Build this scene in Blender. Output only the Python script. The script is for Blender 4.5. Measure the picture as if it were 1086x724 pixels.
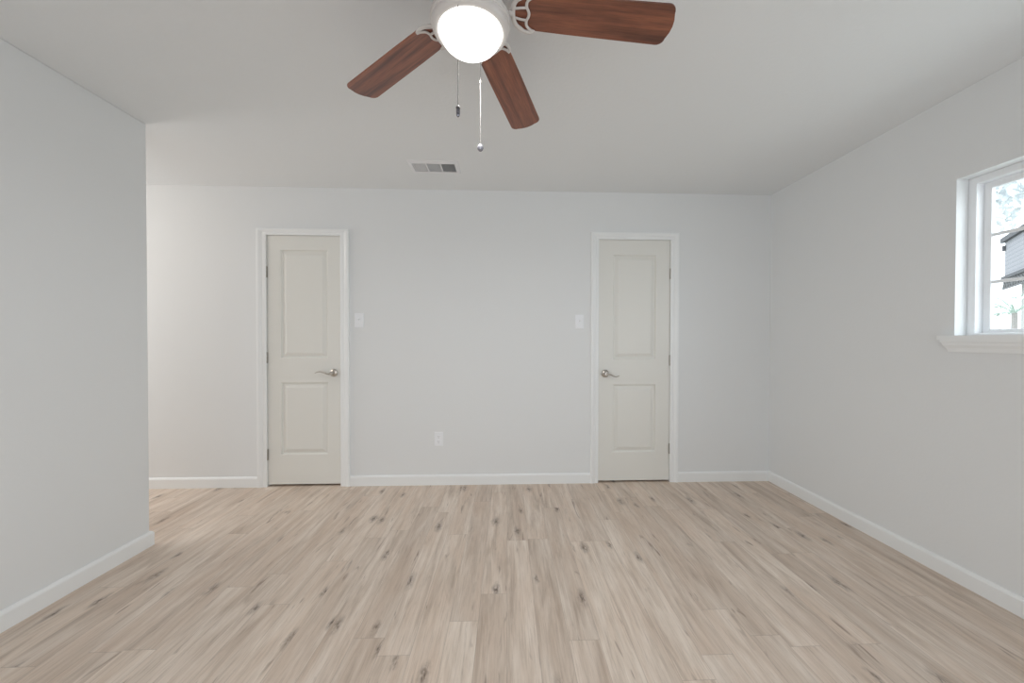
import bpy, bmesh, math, random
from mathutils import Vector, Matrix

S = bpy.context.scene
COL = S.collection
for o in list(bpy.data.objects):
    bpy.data.objects.remove(o)

# ------------------------------------------------------------------ camera
W, H = 1086, 724
F, CX, CY = 407.96, 554.19, 365.05
YAW, PITCH, ROLL = 0.0388, 0.0110, 0.0018
CAM = Vector((0.0, -3.2089, 1.2015))
cam_d = bpy.data.cameras.new('camera')
cam = bpy.data.objects.new('camera', cam_d)
COL.objects.link(cam)
S.camera = cam
cam_d.sensor_fit = 'HORIZONTAL'
cam_d.sensor_width = 36
cam_d.lens = F / W * 36
cam_d.shift_x = -(CX - W / 2) / W
cam_d.shift_y = (CY - H / 2) / W
cam_d.clip_start = 0.05
cam.matrix_world = (Matrix.Translation(CAM) @ Matrix.Rotation(-YAW, 4, 'Z')
                    @ Matrix.Rotation(math.pi / 2 - PITCH, 4, 'X')
                    @ Matrix.Rotation(ROLL, 4, 'Z'))

# ------------------------------------------------------------------ world, light, exposure
SKY, REAR, LAMP, HALL, DAY, HALLDAY, DISC = 3.0, 26.5, 2.0, 82.0, 20.0, 14.0, 7.6
w = bpy.data.worlds.new('overcast_sky')
S.world = w
w.use_nodes = True
wn = w.node_tree.nodes['Background']
wn.inputs[0].default_value = (0.90, 0.96, 1.03, 1)
wn.inputs[1].default_value = SKY

def area(name, loc, rot, sx, sy, energy, col):
    d = bpy.data.lights.new(name, 'AREA')
    d.shape = 'RECTANGLE'; d.size = sx; d.size_y = sy; d.energy = energy; d.color = col
    o = bpy.data.objects.new(name, d)
    o.location = loc; o.rotation_euler = rot
    COL.objects.link(o)
    return o
# added soft fill before the closed wall behind the camera; no opening there
area('rear_fill', (0.1, -4.68, 0.85), (math.radians(90), 0, 0), 4.0, 1.5, REAR, (0.93, 0.97, 1.03))
# area light for daylight inferred from the unseen hall end, left of the picture
area('hall_daylight', (-4.18, -0.45, 1.15), (0, math.radians(-90), 0), 1.7, 0.75, HALLDAY, (1.0, 0.98, 0.975))
# daylight in the plane of the side window
area('window_daylight', (2.75, -2.62, 1.75), (0, math.radians(90), 0), 1.3, 2.0, DAY, (0.93, 0.97, 1.0))
S.view_settings.view_transform = 'Standard'
S.view_settings.look = 'None'
S.view_settings.exposure = 0.10
S.view_settings.gamma = 1.0
S.view_settings.use_curve_mapping = False
S.cycles.use_denoising = True
S.cycles.denoiser = 'OPENIMAGEDENOISE'
S.cycles.max_bounces = 16
S.cycles.diffuse_bounces = 10
S.cycles.sample_clamp_indirect = 4.0
S.cycles.caustics_reflective = False
S.cycles.caustics_refractive = False

# ------------------------------------------------------------------ materials
def lin(r, g, b):
    f = lambda c: (c / 255 / 12.92) if c <= 10 else ((c / 255 + 0.055) / 1.055) ** 2.4
    return (f(r), f(g), f(b), 1)

def mat(name, col, rough=0.5, metal=0.0, emit=0.0, bump=None):
    m = bpy.data.materials.new(name); m.use_nodes = True
    nt = m.node_tree; b = nt.nodes['Principled BSDF']
    b.inputs['Base Color'].default_value = col
    b.inputs['Roughness'].default_value = rough
    b.inputs['Metallic'].default_value = metal
    if rough > 0.7: b.inputs['Specular IOR Level'].default_value = 0.12
    if emit:
        b.inputs['Emission Color'].default_value = (1, 0.985, 0.97, 1)
        b.inputs['Emission Strength'].default_value = emit
    if bump:
        sc, st, dist = bump
        tc = nt.nodes.new('ShaderNodeTexCoord')
        n = nt.nodes.new('ShaderNodeTexNoise'); n.inputs['Scale'].default_value = sc; n.inputs['Detail'].default_value = 3
        bp = nt.nodes.new('ShaderNodeBump'); bp.inputs['Strength'].default_value = st; bp.inputs['Distance'].default_value = dist
        nt.links.new(tc.outputs['Object'], n.inputs['Vector'])
        nt.links.new(n.outputs['Fac'], bp.inputs['Height'])
        nt.links.new(bp.outputs['Normal'], b.inputs['Normal'])
    return m

M_wall = mat('wall_paint', (0.772, 0.791, 0.799, 1), 0.75, bump=(70, 0.12, 0.003))
M_ceil = mat('ceiling_paint', (0.772, 0.791, 0.799, 1), 0.85, bump=(55, 0.2, 0.004))
M_trim = mat('trim_paint', (0.85, 0.872, 0.878, 1), 0.35)
M_door = mat('door_paint', (0.775, 0.775, 0.738, 1), 0.4)
M_vinyl = mat('window_vinyl', (0.84, 0.86, 0.88, 1), 0.3)
M_plate = mat('plate_plastic', (0.85, 0.87, 0.90, 1), 0.3)
M_slot = mat('slot_dark', (0.28, 0.28, 0.28, 1), 0.6)
M_nickel = mat('satin_nickel', (0.56, 0.53, 0.49, 1), 0.28, 1.0)
M_hinge = mat('hinge_nickel', (0.50, 0.48, 0.45, 1), 0.4, 1.0)
M_fanwhite = mat('fan_enamel', (0.66, 0.64, 0.62, 1), 0.28)
M_glow = mat('lit_frosted_glass', (0.95, 0.94, 0.92, 1), 0.3, emit=LAMP)
M_chain = mat('chain_white', (0.15, 0.147, 0.143, 1), 0.6)
M_fob = mat('fob_metal', (0.22, 0.22, 0.25, 1), 0.2, 0.9)
M_vent = mat('vent_enamel', (0.78, 0.785, 0.80, 1), 0.4)
M_duct = mat('duct_dark', (0.03, 0.03, 0.035, 1), 0.8)  # near-black, shade inside the duct put into the colour
M_closet = mat('closet_dark', (0.05, 0.045, 0.04, 1), 0.9)  # dark colour stands in for the shade seen at the door gaps
M_lattice = mat('lattice_grey', (0.13, 0.13, 0.13, 1), 0.7)
M_stucco = mat('house_pale', (0.45, 0.45, 0.43, 1), 0.9)
M_eave = mat('eave_grey', (0.12, 0.12, 0.125, 1), 0.8)
M_ground = mat('pale_ground', (0.32, 0.33, 0.30, 1), 0.95, bump=(8, 0.4, 0.02))
M_leaf = mat('pale_leaf', (0.74, 0.77, 0.78, 1), 0.6)
M_frond = mat('frond_green', (0.50, 0.60, 0.53, 1), 0.5)
M_bark = mat('bark', (0.40, 0.37, 0.35, 1), 0.9, bump=(20, 0.6, 0.02))

def make_glass():
    m = bpy.data.materials.new('window_glass'); m.use_nodes = True
    nt = m.node_tree; nt.nodes.clear()
    out = nt.nodes.new('ShaderNodeOutputMaterial')
    mix = nt.nodes.new('ShaderNodeMixShader')
    tr = nt.nodes.new('ShaderNodeBsdfTransparent'); tr.inputs[0].default_value = (0.96, 0.98, 0.98, 1)
    gl = nt.nodes.new('ShaderNodeBsdfGlossy'); gl.inputs['Roughness'].default_value = 0.02
    fr = nt.nodes.new('ShaderNodeLayerWeight'); fr.inputs[0].default_value = 0.5
    pw = nt.nodes.new('ShaderNodeMath'); pw.operation = 'POWER'; pw.inputs[1].default_value = 5.0
    ml = nt.nodes.new('ShaderNodeMath'); ml.operation = 'MULTIPLY_ADD'; ml.inputs[1].default_value = 0.5; ml.inputs[2].default_value = 0.03
    nt.links.new(fr.outputs['Facing'], pw.inputs[0]); nt.links.new(pw.outputs[0], ml.inputs[0])
    nt.links.new(ml.outputs[0], mix.inputs[0]); nt.links.new(tr.outputs[0], mix.inputs[1])
    nt.links.new(gl.outputs[0], mix.inputs[2]); nt.links.new(mix.outputs[0], out.inputs[0])
    return m
M_glass = make_glass()

class NT:
    """small helper for node graphs"""
    def __init__(s, name):
        s.m = bpy.data.materials.new(name); s.m.use_nodes = True
        s.nt = s.m.node_tree; s.b = s.nt.nodes['Principled BSDF']
    def n(s, t, **k):
        o = s.nt.nodes.new('ShaderNode' + t)
        for a, v in k.items(): setattr(o, a, v)
        return o
    def put(s, inp, v):
        if hasattr(v, 'is_output'): s.nt.links.new(v, inp)
        else: inp.default_value = v
    def math(s, op, a, b=0.0, c=None):
        o = s.n('Math', operation=op); s.put(o.inputs[0], a); s.put(o.inputs[1], b)
        if c is not None: s.put(o.inputs[2], c)
        return o.outputs[0]
    def xyz(s, x, y, z=0.0):
        o = s.n('CombineXYZ')
        for i, v in enumerate((x, y, z)): s.put(o.inputs[i], v)
        return o.outputs[0]
    def noise(s, vec, scale, detail=4, rough=0.55, dist=0.0):
        o = s.n('TexNoise'); s.put(o.inputs['Vector'], vec)
        o.inputs['Scale'].default_value = scale; o.inputs['Detail'].default_value = detail
        o.inputs['Roughness'].default_value = rough; o.inputs['Distortion'].default_value = dist
        return o.outputs['Fac']
    def ramp(s, fac, stops):
        o = s.n('ValToRGB'); s.put(o.inputs[0], fac); e = o.color_ramp.elements
        while len(e) < len(stops): e.new(0.5)
        for i, (p, c) in enumerate(stops): e[i].position = p; e[i].color = c
        return o.outputs[0]
    def mix(s, fac, a, b, mode='MIX'):
        o = s.n('Mix', data_type='RGBA', blend_type=mode)
        s.put(o.inputs[0], fac); s.put(o.inputs[6], a); s.put(o.inputs[7], b)
        return o.outputs[2]

def g(v): return (v, v, v, 1)

def make_floor():
    t = NT('oak_planks')
    PW, PL = 0.1235, 1.22
    sep = t.n('SeparateXYZ'); t.nt.links.new(t.n('TexCoord').outputs['Object'], sep.inputs[0])
    x, y = sep.outputs[0], sep.outputs[1]
    xr = t.math('DIVIDE', x, PW)
    row = t.math('FLOOR', xr)
    wr = t.n('TexWhiteNoise', noise_dimensions='1D'); t.put(wr.inputs['W'], t.math('MULTIPLY', row, 1.37))
    yy = t.math('ADD', t.math('DIVIDE', y, PL), t.math('MULTIPLY', wr.outputs['Value'], 3.0))
    col = t.math('FLOOR', yy)
    pid = t.xyz(row, col)
    wn = t.n('TexWhiteNoise', noise_dimensions='2D'); t.put(wn.inputs['Vector'], pid)
    r1 = wn.outputs['Value']
    sp = t.n('SeparateXYZ'); t.put(sp.inputs[0], wn.outputs['Color'])
    r2, r3 = sp.outputs[0], sp.outputs[1]
    ox = t.math('ADD', x, t.math('MULTIPLY', r1, 37.0))
    oy = t.math('ADD', y, t.math('MULTIPLY', r2, 53.0))
    # long soft bands, fine grain, cathedral figure
    band = t.noise(t.xyz(ox, t.math('MULTIPLY', oy, 0.09)), 22, 4, 0.6, 0.6)
    fine = t.noise(t.xyz(ox, t.math('MULTIPLY', oy, 0.035)), 170, 5, 0.7)
    mid = t.noise(t.xyz(ox, t.math('MULTIPLY', oy, 0.16)), 9, 3, 0.5, 0.8)
    base = t.ramp(band, [(0.28, lin(*C_DARK)), (0.47, lin(*C_MID)), (0.66, lin(*C_LIGHT))])
    warm = t.mix(t.ramp(mid, [(0.40, g(0)), (0.65, g(0.55))]), base, lin(*C_WARM))
    tint = t.ramp(r3, [(0.0, lin(238, 234, 230)), (0.5, lin(250, 247, 244)), (1.0, lin(255, 253, 250))])
    c = t.mix(1.0, warm, tint, 'MULTIPLY')
    c = t.mix(t.ramp(fine, [(0.30, g(0.34)), (0.52, g(0.0))]), c, lin(140, 121, 107))
    c = t.mix(t.ramp(fine, [(0.58, g(0.0)), (0.78, g(0.42))]), c, lin(226, 214, 202))
    # brown streaks that run along the grain
    st = t.noise(t.xyz(ox, t.math('MULTIPLY', oy, 0.13)), 30, 2, 0.5, 1.0)
    c = t.mix(t.ramp(st, [(0.655, g(0.0)), (0.78, g(0.7))]), c, lin(118, 98, 84))
    # knots: scattered cells, a few kept, stretched along the plank
    vo = t.n('TexVoronoi', voronoi_dimensions='2D', feature='F1')
    wob = t.noise(t.xyz(ox, oy), 26, 2, 0.5)
    t.put(vo.inputs['Vector'], t.xyz(t.math('ADD', ox, t.math('MULTIPLY', t.math('SUBTRACT', wob, 0.5), 0.03)),
                                     t.math('MULTIPLY', oy, 0.35)))
    vo.inputs['Scale'].default_value = 5.5
    vs = t.n('SeparateXYZ'); t.put(vs.inputs[0], vo.outputs['Color'])
    keep = t.math('GREATER_THAN', vs.outputs[0], 0.52)
    size = t.math('ADD', 0.10, t.math('MULTIPLY', vs.outputs[1], 0.10))
    kd = t.math('DIVIDE', vo.outputs['Distance'], size)
    k = t.math('MULTIPLY', t.ramp(kd, [(0.10, g(1.0)), (0.45, g(0.42)), (0.9, g(0.0))]), keep)
    ring = t.noise(t.xyz(ox, t.math('MULTIPLY', oy, 0.3)), 75, 2, 0.5, 1.5)
    k = t.math('MULTIPLY', k, t.ramp(ring, [(0.34, g(0.25)), (0.58, g(1.0))]))
    c = t.mix(t.math('MULTIPLY', k, 0.85), c, lin(84, 70, 61))
    # joints between boards
    fx = t.math('FRACT', xr); fy = t.math('FRACT', yy)
    ex = t.math('MINIMUM', fx, t.math('SUBTRACT', 1.0, fx))
    ey = t.math('MINIMUM', fy, t.math('SUBTRACT', 1.0, fy))
    j = t.math('MAXIMUM', t.math('LESS_THAN', ex, 0.0075), t.math('LESS_THAN', ey, 0.0009))
    c = t.mix(t.math('MULTIPLY', j, 0.30), c, lin(95, 80, 70))
    t.put(t.b.inputs['Base Color'], c)
    t.put(t.b.inputs['Roughness'], t.math('ADD', 0.40, t.math('MULTIPLY', fine, 0.18)))
    t.b.inputs['Specular IOR Level'].default_value = 0.35
    bp = t.n('Bump'); bp.inputs['Strength'].default_value = 0.12; bp.inputs['Distance'].default_value = 0.002
    t.put(bp.inputs['Height'], t.math('SUBTRACT', fine, j)); t.put(t.b.inputs['Normal'], bp.outputs[0])
    return t.m
C_DARK, C_MID, C_LIGHT, C_WARM = (188, 172, 158), (218, 205, 193), (234, 224, 214), (217, 198, 182)
M_floor = make_floor()

def make_walnut():
    t = NT('red_walnut')
    sep = t.n('SeparateXYZ'); t.nt.links.new(t.n('TexCoord').outputs['Object'], sep.inputs[0])
    info = t.n('ObjectInfo')
    ox = t.math('ADD', sep.outputs[0], t.math('MULTIPLY', info.outputs['Random'], 9.0))
    v = t.xyz(t.math('MULTIPLY', ox, 0.06), sep.outputs[1], 0.0)
    a = t.noise(v, 42, 3, 0.5, 0.5); b = t.noise(v, 260, 3, 0.6)
    c = t.ramp(a, [(0.30, lin(86, 48, 35)), (0.48, lin(128, 76, 55)), (0.68, lin(152, 93, 67))])
    c = t.mix(t.ramp(b, [(0.35, g(0.32)), (0.55, g(0.0))]), c, lin(48, 24, 17))
    t.put(t.b.inputs['Base Color'], c)
    t.b.inputs['Roughness'].default_value = 0.42
    t.b.inputs['Coat Weight'].default_value = 0.5; t.b.inputs['Coat Roughness'].default_value = 0.3
    return t.m
M_walnut = make_walnut()

def make_siding():
    t = NT('lap_siding')
    sep = t.n('SeparateXYZ'); t.nt.links.new(t.n('TexCoord').outputs['Object'], sep.inputs[0])
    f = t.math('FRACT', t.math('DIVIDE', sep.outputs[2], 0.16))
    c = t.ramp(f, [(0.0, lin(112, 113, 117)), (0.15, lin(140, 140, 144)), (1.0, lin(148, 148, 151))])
    t.put(t.b.inputs['Base Color'], c); t.b.inputs['Roughness'].default_value = 0.8
    return t.m
M_siding = make_siding()

# ------------------------------------------------------------------ mesh helpers
def obj(name, bm, m, parent=None, smooth=False, bevel=0.0):
    bmesh.ops.remove_doubles(bm, verts=bm.verts, dist=1e-6)
    bmesh.ops.recalc_face_normals(bm, faces=bm.faces)
    me = bpy.data.meshes.new(name); bm.to_mesh(me); bm.free()
    me.materials.append(m)
    if smooth:
        for p in me.polygons: p.use_smooth = True
        me.set_sharp_from_angle(angle=math.radians(40))
    o = bpy.data.objects.new(name, me); COL.objects.link(o)
    if parent: o.parent = parent
    if bevel:
        b = o.modifiers.new('bevel', 'BEVEL'); b.width = bevel; b.segments = 2; b.limit_method = 'ANGLE'
    return o

def thing(name, label, cat, loc=(0, 0, 0), group=None):
    o = bpy.data.objects.new(name, None); COL.objects.link(o)
    o.location = loc; o.empty_display_size = 0.1
    return tag(o, label, cat, group)

def tag(o, label, cat, group=None):
    o['label'] = label; o['category'] = cat
    if group: o['group'] = group
    return o

def struct(o, label=None, cat=None):
    o['kind'] = 'structure'
    if label: o['label'] = label; o['category'] = cat
    return o

def box(bm, x0, x1, y0, y1, z0, z1, mx=None):
    v = [bm.verts.new((x, y, z)) for x in (x0, x1) for y in (y0, y1) for z in (z0, z1)]
    for f in ((0, 1, 3, 2), (4, 6, 7, 5), (0, 4, 5, 1), (2, 3, 7, 6), (0, 2, 6, 4), (1, 5, 7, 3)):
        bm.faces.new([v[i] for i in f])
    if mx is not None:
        for q in v: q.co = mx @ q.co
    return v

def lathe(bm, prof, seg=48, mx=None):
    rings = []
    for r, z in prof:
        if r < 1e-6: rings.append([bm.verts.new((0, 0, z))])
        else: rings.append([bm.verts.new((r * math.cos(2 * math.pi * i / seg), r * math.sin(2 * math.pi * i / seg), z)) for i in range(seg)])
    for a, b in zip(rings, rings[1:]):
        for i in range(seg):
            j = (i + 1) % seg
            if len(a) == 1 and len(b) == 1: continue
            if len(a) == 1: bm.faces.new((a[0], b[i], b[j]))
            elif len(b) == 1: bm.faces.new((a[i], b[0], a[j]))
            else: bm.faces.new((a[i], b[i], b[j], a[j]))
    if mx is not None:
        for rg in rings:
            for v in rg: v.co = mx @ v.co

def tube(bm, pts, rad, seg=8, flat=1.0, up=Vector((0, 0, 1))):
    """sweep an ellipse (rad sideways, rad*flat along up) along pts; rad may be a list"""
    pts = [Vector(p) for p in pts]; rings = []
    for i, p in enumerate(pts):
        d = (pts[min(i + 1, len(pts) - 1)] - pts[max(i - 1, 0)]).normalized()
        s = d.cross(up)
        s = s.normalized() if s.length > 1e-4 else Vector((1, 0, 0))
        u = s.cross(d).normalized()
        r = rad[i] if isinstance(rad, (list, tuple)) else rad
        rings.append([bm.verts.new(p + s * (r * math.cos(2 * math.pi * k / seg)) + u * (r * flat * math.sin(2 * math.pi * k / seg))) for k in range(seg)])
    for a, b in zip(rings, rings[1:]):
        for k in range(seg):
            bm.faces.new((a[k], a[(k + 1) % seg], b[(k + 1) % seg], b[k]))
    bm.faces.new(rings[0]); bm.faces.new(rings[-1][::-1])

def spline(pts, n=6):
    P = [Vector(p) for p in pts]; out = []
    for i in range(len(P) - 1):
        a, b, c, d = P[max(i - 1, 0)], P[i], P[i + 1], P[min(i + 2, len(P) - 1)]
        for k in range(n):
            t = k / n
            out.append(0.5 * ((2 * b) + (c - a) * t + (2 * a - 5 * b + 4 * c - d) * t * t + (3 * b - a - 3 * c + d) * t ** 3))
    return out + [P[-1]]

def slab(bm, to3, u0, u1, v0, v1, t0, t1, holes=()):
    """thick panel in (u, v) with rectangular holes; to3(u, v, t) -> world"""
    us = sorted({u0, u1, *[h[0] for h in holes], *[h[1] for h in holes]})
    vs = sorted({v0, v1, *[h[2] for h in holes], *[h[3] for h in holes]})
    us = [u for u in us if u0 <= u <= u1]; vs = [v for v in vs if v0 <= v <= v1]
    solid = {}
    for i in range(len(us) - 1):
        for j in range(len(vs) - 1):
            cu, cv = (us[i] + us[i + 1]) / 2, (vs[j] + vs[j + 1]) / 2
            solid[i, j] = not any(h[0] < cu < h[1] and h[2] < cv < h[3] for h in holes)
    def q(*c): bm.faces.new([bm.verts.new(to3(*p)) for p in c])
    for (i, j), s in solid.items():
        if not s: continue
        a, b, c, d = us[i], us[i + 1], vs[j], vs[j + 1]
        for t in (t0, t1): q((a, c, t), (b, c, t), (b, d, t), (a, d, t))
        for di, dj, e in ((-1, 0, ((a, c), (a, d))), (1, 0, ((b, c), (b, d))), (0, -1, ((a, c), (b, c))), (0, 1, ((a, d), (b, d)))):
            if not solid.get((i + di, j + dj), False):
                (p, r), (s2, t2) = e
                q((p, r, t0), (s2, t2, t0), (s2, t2, t1), (p, r, t1))

def mould(bm, path, prof, side):
    """sweep prof [(offset, height)] along a 2-D path on the floor, mitred; offset goes to `side` of the path"""
    n = len(path); P = [Vector(p).to_2d() for p in path]; rows = []
    for i in range(n):
        nrm = []
        for a, b in ((i - 1, i), (i, i + 1)):
            if 0 <= a and b < n:
                d = (P[b] - P[a]).normalized(); nrm.append(Vector((-d.y, d.x)) * side)
        m = nrm[0] if len(nrm) == 1 else (nrm[0] + nrm[1]) / (1 + nrm[0].dot(nrm[1]))
        rows.append([bm.verts.new((P[i].x + m.x * o, P[i].y + m.y * o, z)) for o, z in prof])
    for a, b in zip(rows, rows[1:]):
        for k in range(len(prof)):
            l = (k + 1) % len(prof)
            bm.faces.new((a[k], a[l], b[l], b[k]))
    bm.faces.new(rows[0]); bm.faces.new(rows[-1][::-1])

# ------------------------------------------------------------------ the room
XL, YL, XR, CH = -2.0828, -0.8962, 2.2452, 2.44
XH, YB, YC, YW = -4.2, -4.7, 0.9, 0.12       # hall end, rear wall, closet back, back wall thickness
D1 = (-1.963, -1.360, 2.056)                  # door openings: left, right, head
D2 = (0.757, 1.381, 2.053)
WIN = (-2.98, -1.36, 1.228, 2.009)            # window opening along Y and Z

bm = bmesh.new(); box(bm, XH, XR + 0.16, YB - 0.2, YC, -0.1, 0.0)
struct(obj('floor', bm, M_floor))
VH = (-0.674, -0.372, -0.487, -0.354)         # duct hole
bm = bmesh.new(); slab(bm, lambda u, v, t: (u, v, t), XH, XR + 0.16, YB - 0.2, YC, CH, CH + 0.1, [VH])
struct(obj('ceiling', bm, M_ceil))
bm = bmesh.new()
slab(bm, lambda u, v, t: (u, t, v), XH, XR, 0.0, CH, 0.0, YW, [(D1[0], D1[1], -1, D1[2]), (D2[0], D2[1], -1, D2[2])])
struct(obj('wall_back', bm, M_wall))
bm = bmesh.new()
slab(bm, lambda u, v, t: (t, u, v), YB, YC, 0.0, CH, XR, XR + 0.16, [WIN])
wr_ = obj('wall_right', bm, M_wall)
struct(wr_)
bm = bmesh.new(); box(bm, XL - 0.12, XL, YB, YL, 0, CH)
struct(obj('wall_left', bm, M_wall, bevel=0.006))
bm = bmesh.new(); box(bm, XH - 0.12, XH, YB, YC, 0, CH)
struct(obj('wall_hall', bm, M_wall))
bm = bmesh.new(); slab(bm, lambda u, v, t: (u, t, v), XH, XR, 0, CH, YB - 0.12, YB)
struct(obj('wall_rear', bm, M_wall))
bm = bmesh.new(); box(bm, XH, XR, YC, YC + 0.1, 0, CH)
struct(obj('wall_closet', bm, M_closet))
# sheet-metal duct boot above the register
bm = bmesh.new()
slab(bm, lambda u, v, t: (u, v, t), VH[0] - 0.004, VH[1] + 0.004, VH[2] - 0.004, VH[3] + 0.004, CH + 0.1, CH + 0.3,
     [(VH[0], VH[1], VH[2], VH[3])])
box(bm, VH[0] - 0.004, VH[1] + 0.004, VH[2] - 0.004, VH[3] + 0.004, CH + 0.3, CH + 0.31)
struct(obj('trim_duct', bm, M_duct))

BASE = [(0, 0), (0.014, 0), (0.014, 0.070), (0.010, 0.079), (0.005, 0.084), (0, 0.085)]
def baseboard(name, path, side):
    bm = bmesh.new(); mould(bm, path, BASE, side)
    struct(obj(name, bm, M_trim))
C1 = (D1[0] - 0.068, D1[1] + 0.066)
C2 = (D2[0] - 0.060, D2[1] + 0.062)
baseboard('baseboard_back', [(XH, 0), (C1[0], 0)], -1)
baseboard('baseboard_back.001', [(C1[1], 0), (C2[0], 0)], -1)
baseboard('baseboard_right', [(C2[1], 0), (XR, 0), (XR, YB)], -1)
baseboard('baseboard_left', [(XL, YB), (XL, YL), (XL - 0.12, YL), (XL - 0.12, YB)], -1)

# ------------------------------------------------------------------ doors
def casing(name, d, wl, wr, wt):
    """mitred casing round a door opening: flat board with a bead at its outer edge"""
    prof = [(-0.006, 0.0), (-0.006, 0.010), (0.0, 0.0125), (0.30, 0.0125), (0.36, 0.0105), (0.42, 0.014), (0.72, 0.0205), (0.95, 0.0205), (1.0, 0.017), (1.0, 0.0)]
    bm = bmesh.new(); rows = []
    for o, y in prof:
        f = lambda w: (o * w if o > 0 else o)
        rows.append([bm.verts.new(p) for p in ((d[0] - f(wl), -y, 0.0), (d[0] - f(wl), -y, d[2] + f(wt)),
                                               (d[1] + f(wr), -y, d[2] + f(wt)), (d[1] + f(wr), -y, 0.0))])
    for a, b in zip(rows, rows[1:]):
        for k in range(3): bm.faces.new((a[k], a[k + 1], b[k + 1], b[k]))
    for k in (0, 3): bm.faces.new([r[k] for r in rows])
    # jamb lining and stop behind the casing
    for x0, x1 in ((d[0] - 0.001, d[0] + 0.0035), (d[1] - 0.0035, d[1] + 0.001)):
        box(bm, x0, x1, 0.0, YW, 0.0, d[2])
    box(bm, d[0], d[1], 0.0, YW, d[2] - 0.0035, d[2] + 0.001)
    for x0, x1 in ((d[0], d[0] + 0.014), (d[1] - 0.014, d[1])):
        box(bm, x0, x1, 0.048, 0.075, 0.0, d[2])
    box(bm, d[0], d[1], 0.048, 0.075, d[2] - 0.014, d[2])
    return struct(obj(name, bm, M_trim))

def leaf(name, x0, x1, z0, z1, panels):
    """moulded two-panel leaf: sunk ring round a raised field"""
    bm = bmesh.new(); yf = 0.006
    slab(bm, lambda u, v, t: (u, t, v), x0, x1, z0, z1, yf, yf + 0.035, panels)
    for p in panels:
        rings = []
        for ins, dep in ((0, 0), (0.004, 0.0015), (0.010, 0.0135), (0.015, 0.0150), (0.021, 0.0140), (0.044, 0.0035), (0.049, 0.0025)):
            rings.append([bm.verts.new((u, yf + dep, v)) for u, v in ((p[0] + ins, p[2] + ins), (p[1] - ins, p[2] + ins), (p[1] - ins, p[3] - ins), (p[0] + ins, p[3] - ins))])
        for a, b in zip(rings, rings[1:]):
            for k in range(4): bm.faces.new((a[k], a[(k + 1) % 4], b[(k + 1) % 4], b[k]))
        bm.faces.new(rings[-1])
        bm.faces.new([bm.verts.new((u, yf + 0.030, v)) for u, v in ((p[0], p[2]), (p[1], p[2]), (p[1], p[3]), (p[0], p[3]))])
    return struct(obj(name, bm, M_door))

def hinge(door, x, z):
    bm = bmesh.new()
    for k in range(3):
        za = z - 0.045 + 0.03 * k
        lathe(bm, [(0, za), (0.0062, za + 0.0006), (0.0062, za + 0.0288), (0, za + 0.0294)], 14, Matrix.Translation((x, -0.0035, 0)))
    lathe(bm, [(0, z + 0.0450), (0.0048, z + 0.0455), (0.0036, z + 0.050), (0, z + 0.0515)], 14, Matrix.Translation((x, -0.0035, 0)))
    box(bm, x - 0.010, x + 0.010, 0.0015, 0.004, z - 0.044, z + 0.044)
    return obj('hinge', bm, M_hinge, door, smooth=True)

def lever(door, x, z, pts):
    h_ = bmesh.new()
    mx = Matrix.Translation((x, 0.006, z)) @ Matrix.Rotation(math.pi / 2, 4, 'X')
    lathe(h_, [(0, 0), (0.0325, 0), (0.0325, 0.004), (0.030, 0.0075), (0.025, 0.0095), (0.019, 0.0135), (0.0135, 0.016), (0.0125, 0.030), (0.0135, 0.033), (0.016, 0.036), (0.016, 0.052), (0.013, 0.056), (0, 0.057)], 36, mx)
    hd = obj('door_handle', h_, M_nickel, door, smooth=True)
    bm = bmesh.new()
    P = spline([(x + a, -0.042 - 0.005 * math.sin(i * 1.2), z + b) for i, (a, b) in enumerate(pts)], 7)
    n = len(P)
    tube(bm, P, [0.0125 * (1 - 0.62 * (i / (n - 1)) ** 0.8) for i in range(n)], 12, 0.62)
    obj('lever', bm, M_nickel, hd, smooth=True)

casing('trim_1', D1, 0.068, 0.066, 0.046)
d1 = leaf('door_1', -1.957, -1.3655, 0.017, 2.050, [(-1.854, -1.471, 1.047, 1.936), (-1.854, -1.471, 0.257, 0.854)])
d1['label'] = 'cream two-panel door with hinges on its left edge, nearest the left wall'
for z in (1.752, 1.055, 0.262): hinge(d1, -1.9605, z)
lever(d1, -1.427, 0.931, [(0.0, -0.002), (-0.020, -0.007), (-0.040, -0.003), (-0.064, 0.005), (-0.092, 0.011), (-0.112, 0.008), (-0.128, 0.001)])
casing('trim_2', D2, 0.060, 0.062, 0.052)
d2 = leaf('door_2', 0.763, 1.3755, 0.015, 2.047, [(0.886, 1.259, 1.041, 1.925), (0.886, 1.259, 0.250, 0.830)])
d2['label'] = 'cream two-panel door with hinges on its right edge, nearest the window wall'
for z in (1.765, 1.033, 0.283): hinge(d2, 1.3785, z)
lever(d2, 0.822, 0.921, [(0.0, 0.001), (0.018, -0.002), (0.040, -0.008), (0.062, -0.019), (0.080, -0.0245), (0.095, -0.021), (0.107, -0.013)])

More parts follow.
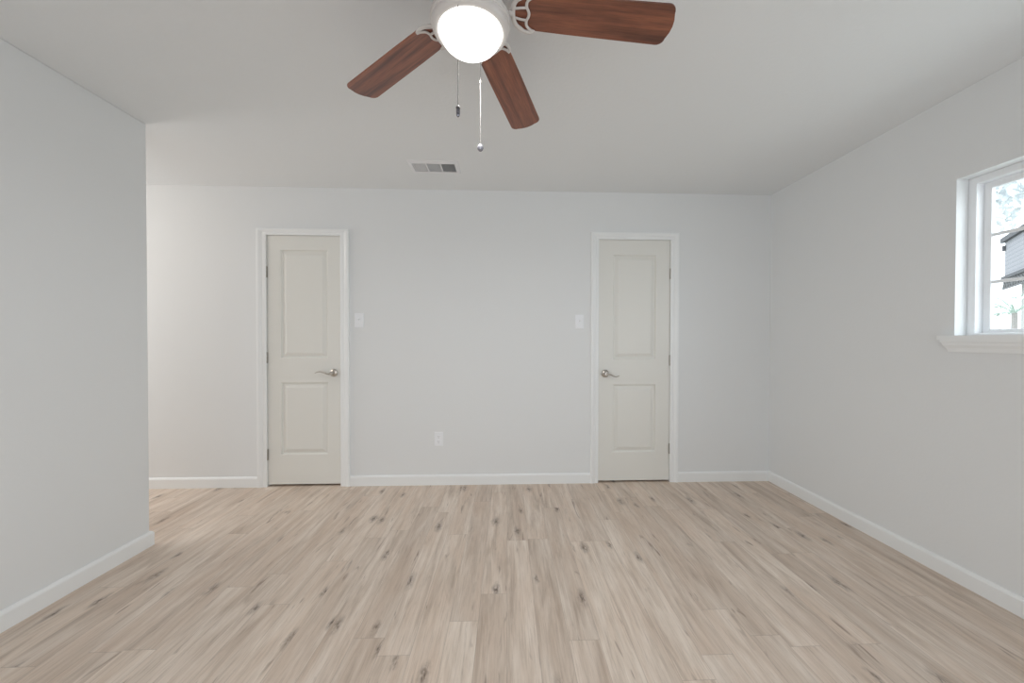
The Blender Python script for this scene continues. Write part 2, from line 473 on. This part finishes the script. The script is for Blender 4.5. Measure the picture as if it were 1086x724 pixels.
# ------------------------------------------------------------------ switch plates, outlet
def wall_plate(name, label, cat, cx, cz, kind):
    r = thing(name, label, cat, (cx, 0, cz))
    bm = bmesh.new()
    rows = []
    for ins, y in ((0, 0), (0.0, 0.0035), (0.003, 0.006), (0.008, 0.0068)):
        rows.append([bm.verts.new((sx * (0.036 - ins), -y, sz * (0.0585 - ins))) for sx, sz in ((-1, -1), (1, -1), (1, 1), (-1, 1))])
    for a, b in zip(rows, rows[1:]):
        for k in range(4): bm.faces.new((a[k], a[(k + 1) % 4], b[(k + 1) % 4], b[k]))
    bm.faces.new(rows[-1]); bm.faces.new(rows[0][::-1])
    obj('cover_plate', bm, M_plate, r)
    if kind == 'switch':
        bm = bmesh.new()
        box(bm, -0.0055, 0.0055, -0.0078, -0.006, -0.0125, 0.0125)
        box(bm, -0.0042, 0.0042, -0.020, 0.0, -0.0055, 0.0055, Matrix.Translation((0, -0.004, 0.004)) @ Matrix.Rotation(math.radians(-28), 4, 'X'))
        obj('toggle', bm, M_plate, r, bevel=0.001)
        zs = (-0.030, 0.030)
    else:
        for s in (-1, 1):
            bm = bmesh.new()
            n = 28; pr = []
            for k in range(n):
                a = 2 * math.pi * k / n
                pr.append((max(-0.0172, min(0.0172, 0.0195 * math.cos(a))), max(-0.0145, min(0.0145, 0.0175 * math.sin(a)))))
            lo = [bm.verts.new((x, -0.0064, z + s * 0.0195)) for x, z in pr]; hi = [bm.verts.new((x * 0.97, -0.0085, z * 0.97 + s * 0.0195)) for x, z in pr]
            for k in range(n): bm.faces.new((lo[k], lo[(k + 1) % n], hi[(k + 1) % n], hi[k]))
            bm.faces.new(hi); bm.faces.new(lo[::-1])
            rc = obj('receptacle', bm, M_plate, r)
            bm = bmesh.new()
            box(bm, -0.0075, -0.0055, -0.0090, -0.0080, s * 0.0195 - 0.001, s * 0.0195 + 0.008)
            box(bm, 0.0055, 0.0075, -0.0090, -0.0080, s * 0.0195, s * 0.0195 + 0.007)
            lathe(bm, [(0, 0), (0.0026, 0), (0.0026, 0.001), (0, 0.001)], 12, Matrix.Translation((0, -0.0080, s * 0.0195 - 0.0075)) @ Matrix.Rotation(math.pi / 2, 4, 'X'))
            obj('slot', bm, M_slot, rc)
        zs = (0.0,)
    for z in zs:
        bm = bmesh.new()
        lathe(bm, [(0, 0), (0.0032, 0), (0.0030, 0.0008), (0, 0.0012)], 14, Matrix.Translation((0, -0.0066, z)) @ Matrix.Rotation(math.pi / 2, 4, 'X'))
        obj('screw', bm, M_plate, r, smooth=True)
    return r
wall_plate('light_switch', 'white toggle light switch just right of the left door, level with its upper panel', 'light switch', -1.2175, 1.362, 'switch')
wall_plate('light_switch', 'white toggle light switch just left of the right door', 'light switch', 0.601, 1.356, 'switch')
wall_plate('electrical_outlet', 'white duplex outlet low on the back wall between the doors', 'outlet', -0.570, 0.380, 'outlet')

# ------------------------------------------------------------------ ceiling register
def register():
    cx, cy = -0.523, -0.4185
    r = thing('air_vent', 'white metal air register with three louvre groups on the ceiling', 'vent', (cx, cy, CH))
    HX, HY = 0.176, 0.101
    cells = [(-0.148, -0.054), (-0.046, 0.046), (0.054, 0.148)]
    bm = bmesh.new()
    slab(bm, lambda u, v, t: (u, v, t), -0.152, 0.152, -0.068, 0.068, -0.008, -0.0055, [(a, b, -0.063, 0.063) for a, b in cells])
    rows = []
    for hx, hy, z in ((0.152, 0.068, -0.008), (0.158, 0.074, -0.008), (HX - 0.003, HY - 0.003, -0.003), (HX, HY, 0.0)):
        rows.append([bm.verts.new((sx * hx, sy * hy, z)) for sx, sy in ((-1, -1), (1, -1), (1, 1), (-1, 1))])
    for a, b in zip(rows, rows[1:]):
        for k in range(4): bm.faces.new((a[k], a[(k + 1) % 4], b[(k + 1) % 4], b[k]))
    obj('frame', bm, M_vent, r)
    for (a, b), ang in ((cells[0], -24), (cells[2], 73)):
        n = 9
        for k in range(n):
            x = a + (b - a) * (k + 0.5) / n
            bm = bmesh.new()
            hw = 0.0035 if ang < 0 else 0.0062
            box(bm, -hw, hw, -0.064, 0.064, -0.0004, 0.0004, Matrix.Translation((x, 0, -0.0035)) @ Matrix.Rotation(math.radians(ang), 4, 'Y'))
            obj('slat', bm, M_vent, r)
    for k in range(9):
        y = -0.063 + 0.126 * (k + 0.5) / 9
        bm = bmesh.new()
        box(bm, -0.047, 0.047, -0.0046, 0.0046, -0.0006, 0.0006, Matrix.Translation((0, y, -0.0035)) @ Matrix.Rotation(math.radians(12), 4, 'X'))
        obj('slat', bm, M_vent, r)
    for sx in (-0.165, 0.165):
        bm = bmesh.new(); lathe(bm, [(0, 0), (0.004, 0), (0.003, -0.0015), (0, -0.002)], 12, Matrix.Translation((sx, 0, -0.0045)))
        obj('screw', bm, M_vent, r)
register()

# ------------------------------------------------------------------ ceiling fan
def fan():
    FX, FY = -0.1120, -1.9876
    r = thing('ceiling_fan', 'white flush ceiling fan with five reddish walnut blades and lit round glass', 'ceiling fan', (FX, FY, CH))
    def Z(z): return z - CH
    bm = bmesh.new()
    lathe(bm, [(0, 0), (0.098, 0), (0.100, Z(2.432)), (0.100, Z(2.410)), (0.112, Z(2.400)), (0.132, Z(2.385)), (0.138, Z(2.365)), (0.138, Z(2.300)), (0.130, Z(2.282)), (0.105, Z(2.266)), (0.085, Z(2.260)), (0, Z(2.260))], 64)
    hs = obj('motor_housing', bm, M_fanwhite, r, smooth=True)
    bm = bmesh.new()
    lathe(bm, [(0, Z(2.2615)), (0.078, Z(2.2615)), (0.080, Z(2.255)), (0.080, Z(2.222)), (0.072, Z(2.214)), (0, Z(2.214))], 48)
    obj('switch_cup', bm, M_fanwhite, r, smooth=True)
    bm = bmesh.new()
    lathe(bm, [(0.070, Z(2.216)), (0.104, Z(2.214)), (0.115, Z(2.210)), (0.1235, Z(2.202)), (0.1250, Z(2.193)), (0.1230, Z(2.186)), (0.1190, Z(2.184)), (0.1200, Z(2.179)), (0.1185, Z(2.170)), (0.114, Z(2.163)), (0.107, Z(2.159)), (0.101, Z(2.160)), (0.098, Z(2.165)), (0.097, Z(2.178)), (0.070, Z(2.200)), (0.070, Z(2.216))], 72, Matrix.Translation((-0.005, 0, 0)))
    obj('light_kit_ring', bm, M_fanwhite, r, smooth=True)
    bm = bmesh.new()
    lathe(bm, [(0.0965, Z(2.176))] + [(0.0970 * math.cos(a), Z(2.169) - 0.067 * math.sin(a)) for a in [math.pi / 2 * i / 14 for i in range(15)]], 72, Matrix.Translation((-0.005, 0, -0.003)))
    obj('glass_shade', bm, M_glow, r, smooth=True)
    # the lamp's own downward light, just under the glass
    ld = bpy.data.lights.new('fan_lamp', 'AREA'); ld.shape = 'DISK'; ld.size = 0.15; ld.energy = DISC; ld.color = (1.0, 0.985, 0.96)
    lo = bpy.data.objects.new('fan_lamp', ld); COL.objects.link(lo); lo.parent = r; lo.location = (-0.005, 0, Z(2.0965))
    BP, DR, FZ = -0.1473, 0.0479, 2.1936
    for k in range(5):
        th = -0.019 + k * 2 * math.pi / 5
        R = (0.629, 0.612, 0.611, 0.612, 0.615)[k]
        # outline: rounded root, straight taper, softly curved tip with round corners
        up = []
        r0 = 0.127
        for i in range(9):
            a = math.pi / 2 * i / 8
            up.append((r0 + 0.050 * (1 - math.sin(a)) * 1.0, 0.004 + 0.0515 * (1 - math.cos(a))) if False else (r0 + 0.052 * (1 - math.cos(a)), 0.0570 * math.sin(a)))
        wt = 0.0667; rc = 0.024
        up.append((0.30, 0.0610))
        for i in range(7):
            a = math.pi / 2 * i / 6
            up.append((R - 0.006 - rc + rc * math.sin(a), wt - rc + rc * math.cos(a)))
        up.append((R + 0.001, 0.020)); up.append((R + 0.003, 0.0))
        out = up + [(x, -y) for x, y in reversed(up[1:-1])]
        b = bmesh.new()
        def rise(x): return Z(FZ) + DR * (1 - x / R)
        T = 0.0055
        n = Matrix.Rotation(BP, 3, 'X')
        rows = [[b.verts.new(Vector((x * s, y * s2, rise(x))) + n @ Vector((0, 0, dz)) + Vector((0, 0, math.sin(BP) * y))) for x, y in out]
                for s, s2, dz in ((1, .985, 0), (1, 1, 0.001), (1, 1, T - 0.001), (1, .985, T))]
        for p, q in zip(rows, rows[1:]):
            for i in range(len(out)): bm_f = b.faces.new((p[i], p[(i + 1) % len(out)], q[(i + 1) % len(out)], q[i]))
        b.faces.new(rows[0][::-1]); b.faces.new(rows[-1])
        bl = obj('blade', b, M_walnut, r)
        bl.rotation_euler = (0, 0, th)
        # cast bracket under the root: crescent with scalloped inner edge, two spokes, arm to the hub
        def on(x, y, d=0.004): return Vector((x, y, rise(x) + math.sin(BP) * y - d))
        b = bmesh.new()
        arc = spline([on(0.196, -0.056), on(0.176, -0.0605), on(0.152, -0.052), on(0.134, -0.033), on(0.1275, -0.012), on(0.1275, 0.012), on(0.134, 0.033), on(0.152, 0.052), on(0.176, 0.0605), on(0.196, 0.056)], 5)
        m_ = len(arc)
        tube(b, arc, [0.0035 + 0.004 * math.sin(math.pi * i / (m_ - 1)) ** 0.4 for i in range(m_)], 10, 0.6)
        inn = spline([on(0.197, -0.055), on(0.184, -0.050), on(0.1715, -0.038), on(0.170, -0.022), on(0.1755, -0.010), on(0.1775, 0), on(0.1755, 0.010), on(0.170, 0.022), on(0.1715, 0.038), on(0.184, 0.050), on(0.197, 0.055)], 5)
        tube(b, inn, 0.0046, 10, 0.7)
        for s in (-1, 1):
            tube(b, [on(0.131, s * 0.014), on(0.152, s * 0.018), on(0.172, s * 0.020)], 0.0042, 8, 0.7)
            tube(b, spline([on(0.137, s * 0.036), on(0.150, s * 0.043), on(0.163, s * 0.054)], 4), 0.0036, 8, 0.7)
        tube(b, spline([Vector((0.060, 0, Z(2.246))), Vector((0.085, 0, Z(2.243))), on(0.112, 0, 0.006), on(0.130, 0, 0.004)], 5), 0.0095, 10, 0.62)
        br = obj('blade_bracket', b, M_fanwhite, bl, smooth=True)
    # pull chains
    def chain(x, y, z1, z0, kind):
        b = bmesh.new()
        p0 = Vector((x, y, z1)) - Vector((FX, FY, CH)); p1 = Vector((x, y, z0)) - Vector((FX, FY, CH))
        tube(b, [p0, p1], 0.0009, 6, 1.0, Vector((1, 0, 0)))
        nb = 60
        for i in range(nb):
            q = p0.lerp(p1, (i + 0.5) / nb)
            lathe(b, [(0, -0.0019), (0.0014, 0), (0, 0.0019)], 6, Matrix.Translation(q))
        if kind == 'ball':
            q = p0.lerp(p1, 0.30)
            lathe(b, [(0, -0.006), (0.0028, -0.004), (0.0028, 0.004), (0, 0.006)], 10, Matrix.Translation(q))
        else:
            lathe(b, [(0, -0.010), (0.003, -0.008), (0.0035, 0.006), (0, 0.010)], 10, Matrix.Translation(p0 + Vector((0, 0, 0.002))))
        ch = obj('pull_chain', b, M_chain, r, smooth=True)
        if kind == 'ball':
            b = bmesh.new()
            lathe(b, [(0, 0.002)] + [(0.0105 * math.sin(math.pi * i / 10), -0.0125 + 0.0125 * math.cos(math.pi * i / 10)) for i in range(1, 10)] + [(0, -0.025)], 10, Matrix.Translation(p1))
            obj('fob', b, mat('faceted_acrylic', (0.30, 0.30, 0.34, 1), 0.15, 0.5), ch)
        else:
            b = bmesh.new()
            lathe(b, [(0, 0.001), (0.0030, 0.0005), (0.0062, -0.004), (0.0062, -0.007), (0, -0.0075)], 16, Matrix.Translation(p1))
            obj('fob_cap', b, M_chain, ch, smooth=True)
            b = bmesh.new()
            lathe(b, [(0, -0.007), (0.0045, -0.0072), (0.0055, -0.014), (0.0052, -0.026), (0.003, -0.030), (0, -0.031)], 16, Matrix.Translation(p1))
            obj('fob', b, M_fob, ch, smooth=True)
    chain(-0.143, -2.092, 2.170, 1.872, 'drop')
    chain(-0.094, -1.8835, 2.170, 1.870, 'ball')
fan()

# ------------------------------------------------------------------ side window
def window():
    Y0, Y1, Z0, Z1 = WIN
    X0 = XR + 0.062
    bm = bmesh.new()
    to3 = lambda u, v, t: (t, u, v)
    slab(bm, to3, Y0, Y1, Z0, Z1, X0, XR + 0.15, [(Y0 + 0.034, Y1 - 0.034, Z0 + 0.013, Z1 - 0.034)])
    fr = struct(obj('window_1', bm, M_vinyl, bevel=0.003))
    fr['label'] = 'white framed side window with three rows of panes'
    ym = (Y0 + Y1) / 2
    for a, b in ((ym - 0.02, Y1 - 0.034), (Y0 + 0.034, ym + 0.02)):
        xs = X0 + 0.040 if b > ym + 0.1 else X0 + 0.062
        zb, zt = Z0 + 0.013, Z1 - 0.034
        st, rb, rt = 0.030, 0.018, 0.030
        bm = bmesh.new()
        slab(bm, to3, a, b, zb, zt, xs, xs + 0.020, [(a + st, b - st, zb + rb, zt - rt)])
        sh = obj('sash', bm, M_vinyl, fr, bevel=0.002)
        ga, gb, gz0, gz1 = a + st, b - st, zb + rb, zt - rt
        bm = bmesh.new(); box(bm, xs + 0.009, xs + 0.011, ga - 0.004, gb + 0.004, gz0 - 0.004, gz1 + 0.004)
        obj('pane', bm, M_glass, sh)
        for i in (1, 2):
            z = gz0 + (gz1 - gz0) * i / 3
            bm = bmesh.new(); box(bm, xs + 0.003, xs + 0.008, ga, gb, z - 0.008, z + 0.008)
            obj('muntin', bm, M_vinyl, sh, bevel=0.0015)
        y = (ga + gb) / 2
        bm = bmesh.new(); box(bm, xs + 0.0035, xs + 0.0075, y - 0.008, y + 0.008, gz0, gz1)
        obj('muntin', bm, M_vinyl, sh, bevel=0.0015)
    # stool with horns, crown-shaped apron returned at its end
    bm = bmesh.new()
    o = [(XR - 0.030, Y0 - 0.055), (XR - 0.030, Y1 + 0.055), (XR, Y1 + 0.055), (XR, Y1), (XR + 0.066, Y1), (XR + 0.066, Y0), (XR, Y0), (XR, Y0 - 0.055)]
    lo, hi = ([bm.verts.new((x, y, z)) for x, y in o] for z in (1.207, 1.2285))
    for i in range(8): bm.faces.new((lo[i], lo[(i + 1) % 8], hi[(i + 1) % 8], hi[i]))
    bm.faces.new(lo[::-1]); bm.faces.new(hi)
    struct(obj('trim_3', bm, M_trim))
    bm = bmesh.new()
    pr = [(0.026, 1.2075), (0.026, 1.196), (0.023, 1.193), (0.021, 1.180), (0.014, 1.166), (0.012, 1.158), (0.010, 1.146), (0.0, 1.146)]
    rows = [[bm.verts.new((XR - o, y, z)) for o, z in pr + [(0.0, 1.2075)]] for y in (0,)]
    bm.free(); bm = bmesh.new()
    def row(end):
        return [bm.verts.new((XR - o, (Y1 + 0.004 + o * 1.55) if end else (Y0 - 0.004 - o * 1.55), z)) for o, z in pr + [(0.0, 1.2075)]]
    A, B = row(True), row(False)
    for i in range(len(A)): bm.faces.new((A[i], A[(i + 1) % len(A)], B[(i + 1) % len(A)], B[i]))
    bm.faces.new(A); bm.faces.new(B[::-1])
    struct(obj('trim_4', bm, M_trim))
window()

# ------------------------------------------------------------------ hall lamp (behind the left wall)
def hall_lamp():
    r = bpy.data.objects.new('hall_light', None); COL.objects.link(r); r.location = (-3.2, -1.08, CH); struct(r)
    bm = bmesh.new(); lathe(bm, [(0, 0), (0.10, 0), (0.103, -0.02), (0.095, -0.028), (0, -0.028)], 40)
    obj('base', bm, M_fanwhite, r, smooth=True)
    bm = bmesh.new(); lathe(bm, [(0.09, -0.026)] + [(0.09 * math.cos(a), -0.03 - 0.07 * math.sin(a)) for a in [math.pi / 2 * i / 10 for i in range(11)]], 40)
    m = mat('hall_glass', (0.95, 0.9, 0.85, 1), 0.4, emit=HALL)
    m.node_tree.nodes['Principled BSDF'].inputs['Emission Color'].default_value = (1.0, 0.91, 0.83, 1)
    obj('glass_shade', bm, m, r, smooth=True)
hall_lamp()

# ------------------------------------------------------------------ outside the window
bm = bmesh.new(); box(bm, XR + 0.16, 60, -40, 60, -0.7, -0.6)
struct(obj('ground', bm, M_ground))

def house():
    P0 = Vector((20.0, 11.55, 0)); d = Vector((-0.67, -0.74, 0)).normalized(); nrm = Vector((d.y, -d.x, 0))
    if nrm.dot(CAM - P0) < 0: nrm = -nrm
    mx = Matrix(((d.x, -nrm.x, 0, P0.x), (d.y, -nrm.y, 0, P0.y), (0, 0, 1, -0.6), (0, 0, 0, 1)))
    r = thing('house', 'pale grey sided house with dark eave seen through the window', 'house', P0 - Vector((0, 0, 0.6)))
    r.matrix_world = mx
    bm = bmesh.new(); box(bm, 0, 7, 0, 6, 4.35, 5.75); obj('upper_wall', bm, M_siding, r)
    bm = bmesh.new(); box(bm, 0.35, 7, 0.35, 6, 0, 4.35); obj('lower_wall', bm, M_stucco, r)
    bm = bmesh.new(); box(bm, -0.05, 7.1, -0.12, 6.1, 5.75, 5.93); box(bm, -0.03, 0.13, -0.08, 0.1, 5.42, 5.62); obj('eave', bm, M_eave, r)
    bm = bmesh.new()
    v = [bm.verts.new(p) for p in ((-0.05, -0.12, 5.93), (7.1, -0.12, 5.93), (7.1, 6.1, 5.93), (-0.05, 6.1, 5.93), (2.4, 2.9, 6.2), (5.0, 2.9, 6.2))]
    for f in ((0, 1, 5, 4), (1, 2, 5), (2, 3, 4, 5), (3, 0, 4), (3, 2, 1, 0)): bm.faces.new([v[i] for i in f])
    obj('roof', bm, M_stucco, r)
    bm = bmesh.new(); box(bm, -0.02, 7, -0.10, 0.02, 4.25, 4.37); obj('deck_rail', bm, M_eave, r)
    bm = bmesh.new()
    box(bm, 0.0, 7, -0.06, -0.02, 3.86, 3.92)
    for i in range(24):
        x = 0.05 + i * 0.29
        for s in (-1, 1):
            tube(bm, [(x + (0 if s > 0 else 0.29), -0.04, 3.9), (x + (0.29 if s > 0 else 0), -0.04, 4.27)], 0.032, 6, 1, Vector((0, 1, 0)))
    obj('lattice', bm, M_lattice, r)
house()

def tree(loc, hgt, rad, n, seed, m, label):
    rnd = random.Random(seed)
    r = thing('tree', label, 'tree', loc)
    bm = bmesh.new()
    tube(bm, spline([(0, 0, 0), (0.1, 0.05, hgt * 0.4), (0.0, 0.1, hgt)], 4), [0.16 - 0.012 * i for i in range(9)], 10, 1, Vector((1, 0, 0)))
    tips = []
    for k in range(9):
        a = k * 2.4; e = Vector((math.cos(a), math.sin(a), 0)) * rad * (0.5 + 0.4 * rnd.random()) + Vector((0, 0, hgt + rad * (rnd.random() - 0.4)))
        tips.append(e)
        tube(bm, [(0.02, 0.05, hgt * (0.6 + 0.03 * k)), e * 0.6 + Vector((0, 0, hgt * 0.35)), e], [0.06, 0.035, 0.012], 6, 1, Vector((1, 0.3, 0)))
    obj('trunk', bm, M_bark, r, smooth=True)
    bm = bmesh.new()
    for i in range(n):
        c = tips[i % len(tips)]
        while True:
            q = Vector((rnd.uniform(-1, 1), rnd.uniform(-1, 1), rnd.uniform(-1, 1)))
            if q.length < 1: break
        p = c + q * rad * 0.52
        L, wd = 0.16 + 0.1 * rnd.random(), 0.045 + 0.03 * rnd.random()
        mx = Matrix.Translation(p) @ Matrix.Rotation(rnd.random() * 6.3, 4, 'Z') @ Matrix.Rotation(rnd.uniform(-1.2, 1.2), 4, 'Y') @ Matrix.Rotation(rnd.uniform(-1, 1), 4, 'X')
        v = [bm.verts.new(mx @ Vector(c_)) for c_ in ((0, 0, 0), (L * .5, wd, 0.012), (L, 0, -0.015), (L * .5, -wd, 0.012))]
        bm.faces.new((v[0], v[1], v[2])); bm.faces.new((v[0], v[2], v[3]))
    o = obj('foliage', bm, m, r); o['kind'] = 'stuff'
tree((10.2, 5.6, -0.6), 5.4, 1.5, 2600, 3, M_leaf, 'pale leafy tree seen through the top row of window panes')

def frond_plant(loc, label):
    rnd = random.Random(5)
    r = thing('palm_shrub', label, 'shrub', loc)
    bm = bmesh.new(); lathe(bm, [(0, 0), (0.06, 0), (0.045, 0.9), (0.03, 2.2), (0, 2.25)], 12)
    obj('trunk', bm, M_bark, r, smooth=True)
    for k in range(13):
        a = k * 2.4; el = 0.2 + 0.9 * rnd.random()
        bm = bmesh.new()
        d = Vector((math.cos(a), math.sin(a), 0))
        P = [Vector((0, 0, 2.2)) + d * (0.85 * t) + Vector((0, 0, el * t - 0.85 * t * t)) for t in [i / 12 for i in range(13)]]
        tube(bm, P, [0.012 - 0.0007 * i for i in range(13)], 5)
        s = d.cross(Vector((0, 0, 1)))
        for i in range(2, 13):
            for sg in (-1, 1):
                L = 0.32 * math.sin(math.pi * (0.15 + 0.8 * i / 13))
                tip = P[i] + (s * sg * 0.8 + d * 0.5) * L + Vector((0, 0, -0.25 * L))
                q = [bm.verts.new(c) for c in (P[i], P[i] + (tip - P[i]) * 0.4 + d * 0.018, tip, P[i] + (tip - P[i]) * 0.4 - d * 0.018)]
                bm.faces.new((q[0], q[1], q[2])); bm.faces.new((q[0], q[2], q[3]))
        obj('frond', bm, M_frond, r)
frond_plant((7.3, 2.06, -0.6), 'pale green palm shrub seen through the bottom row of window panes')
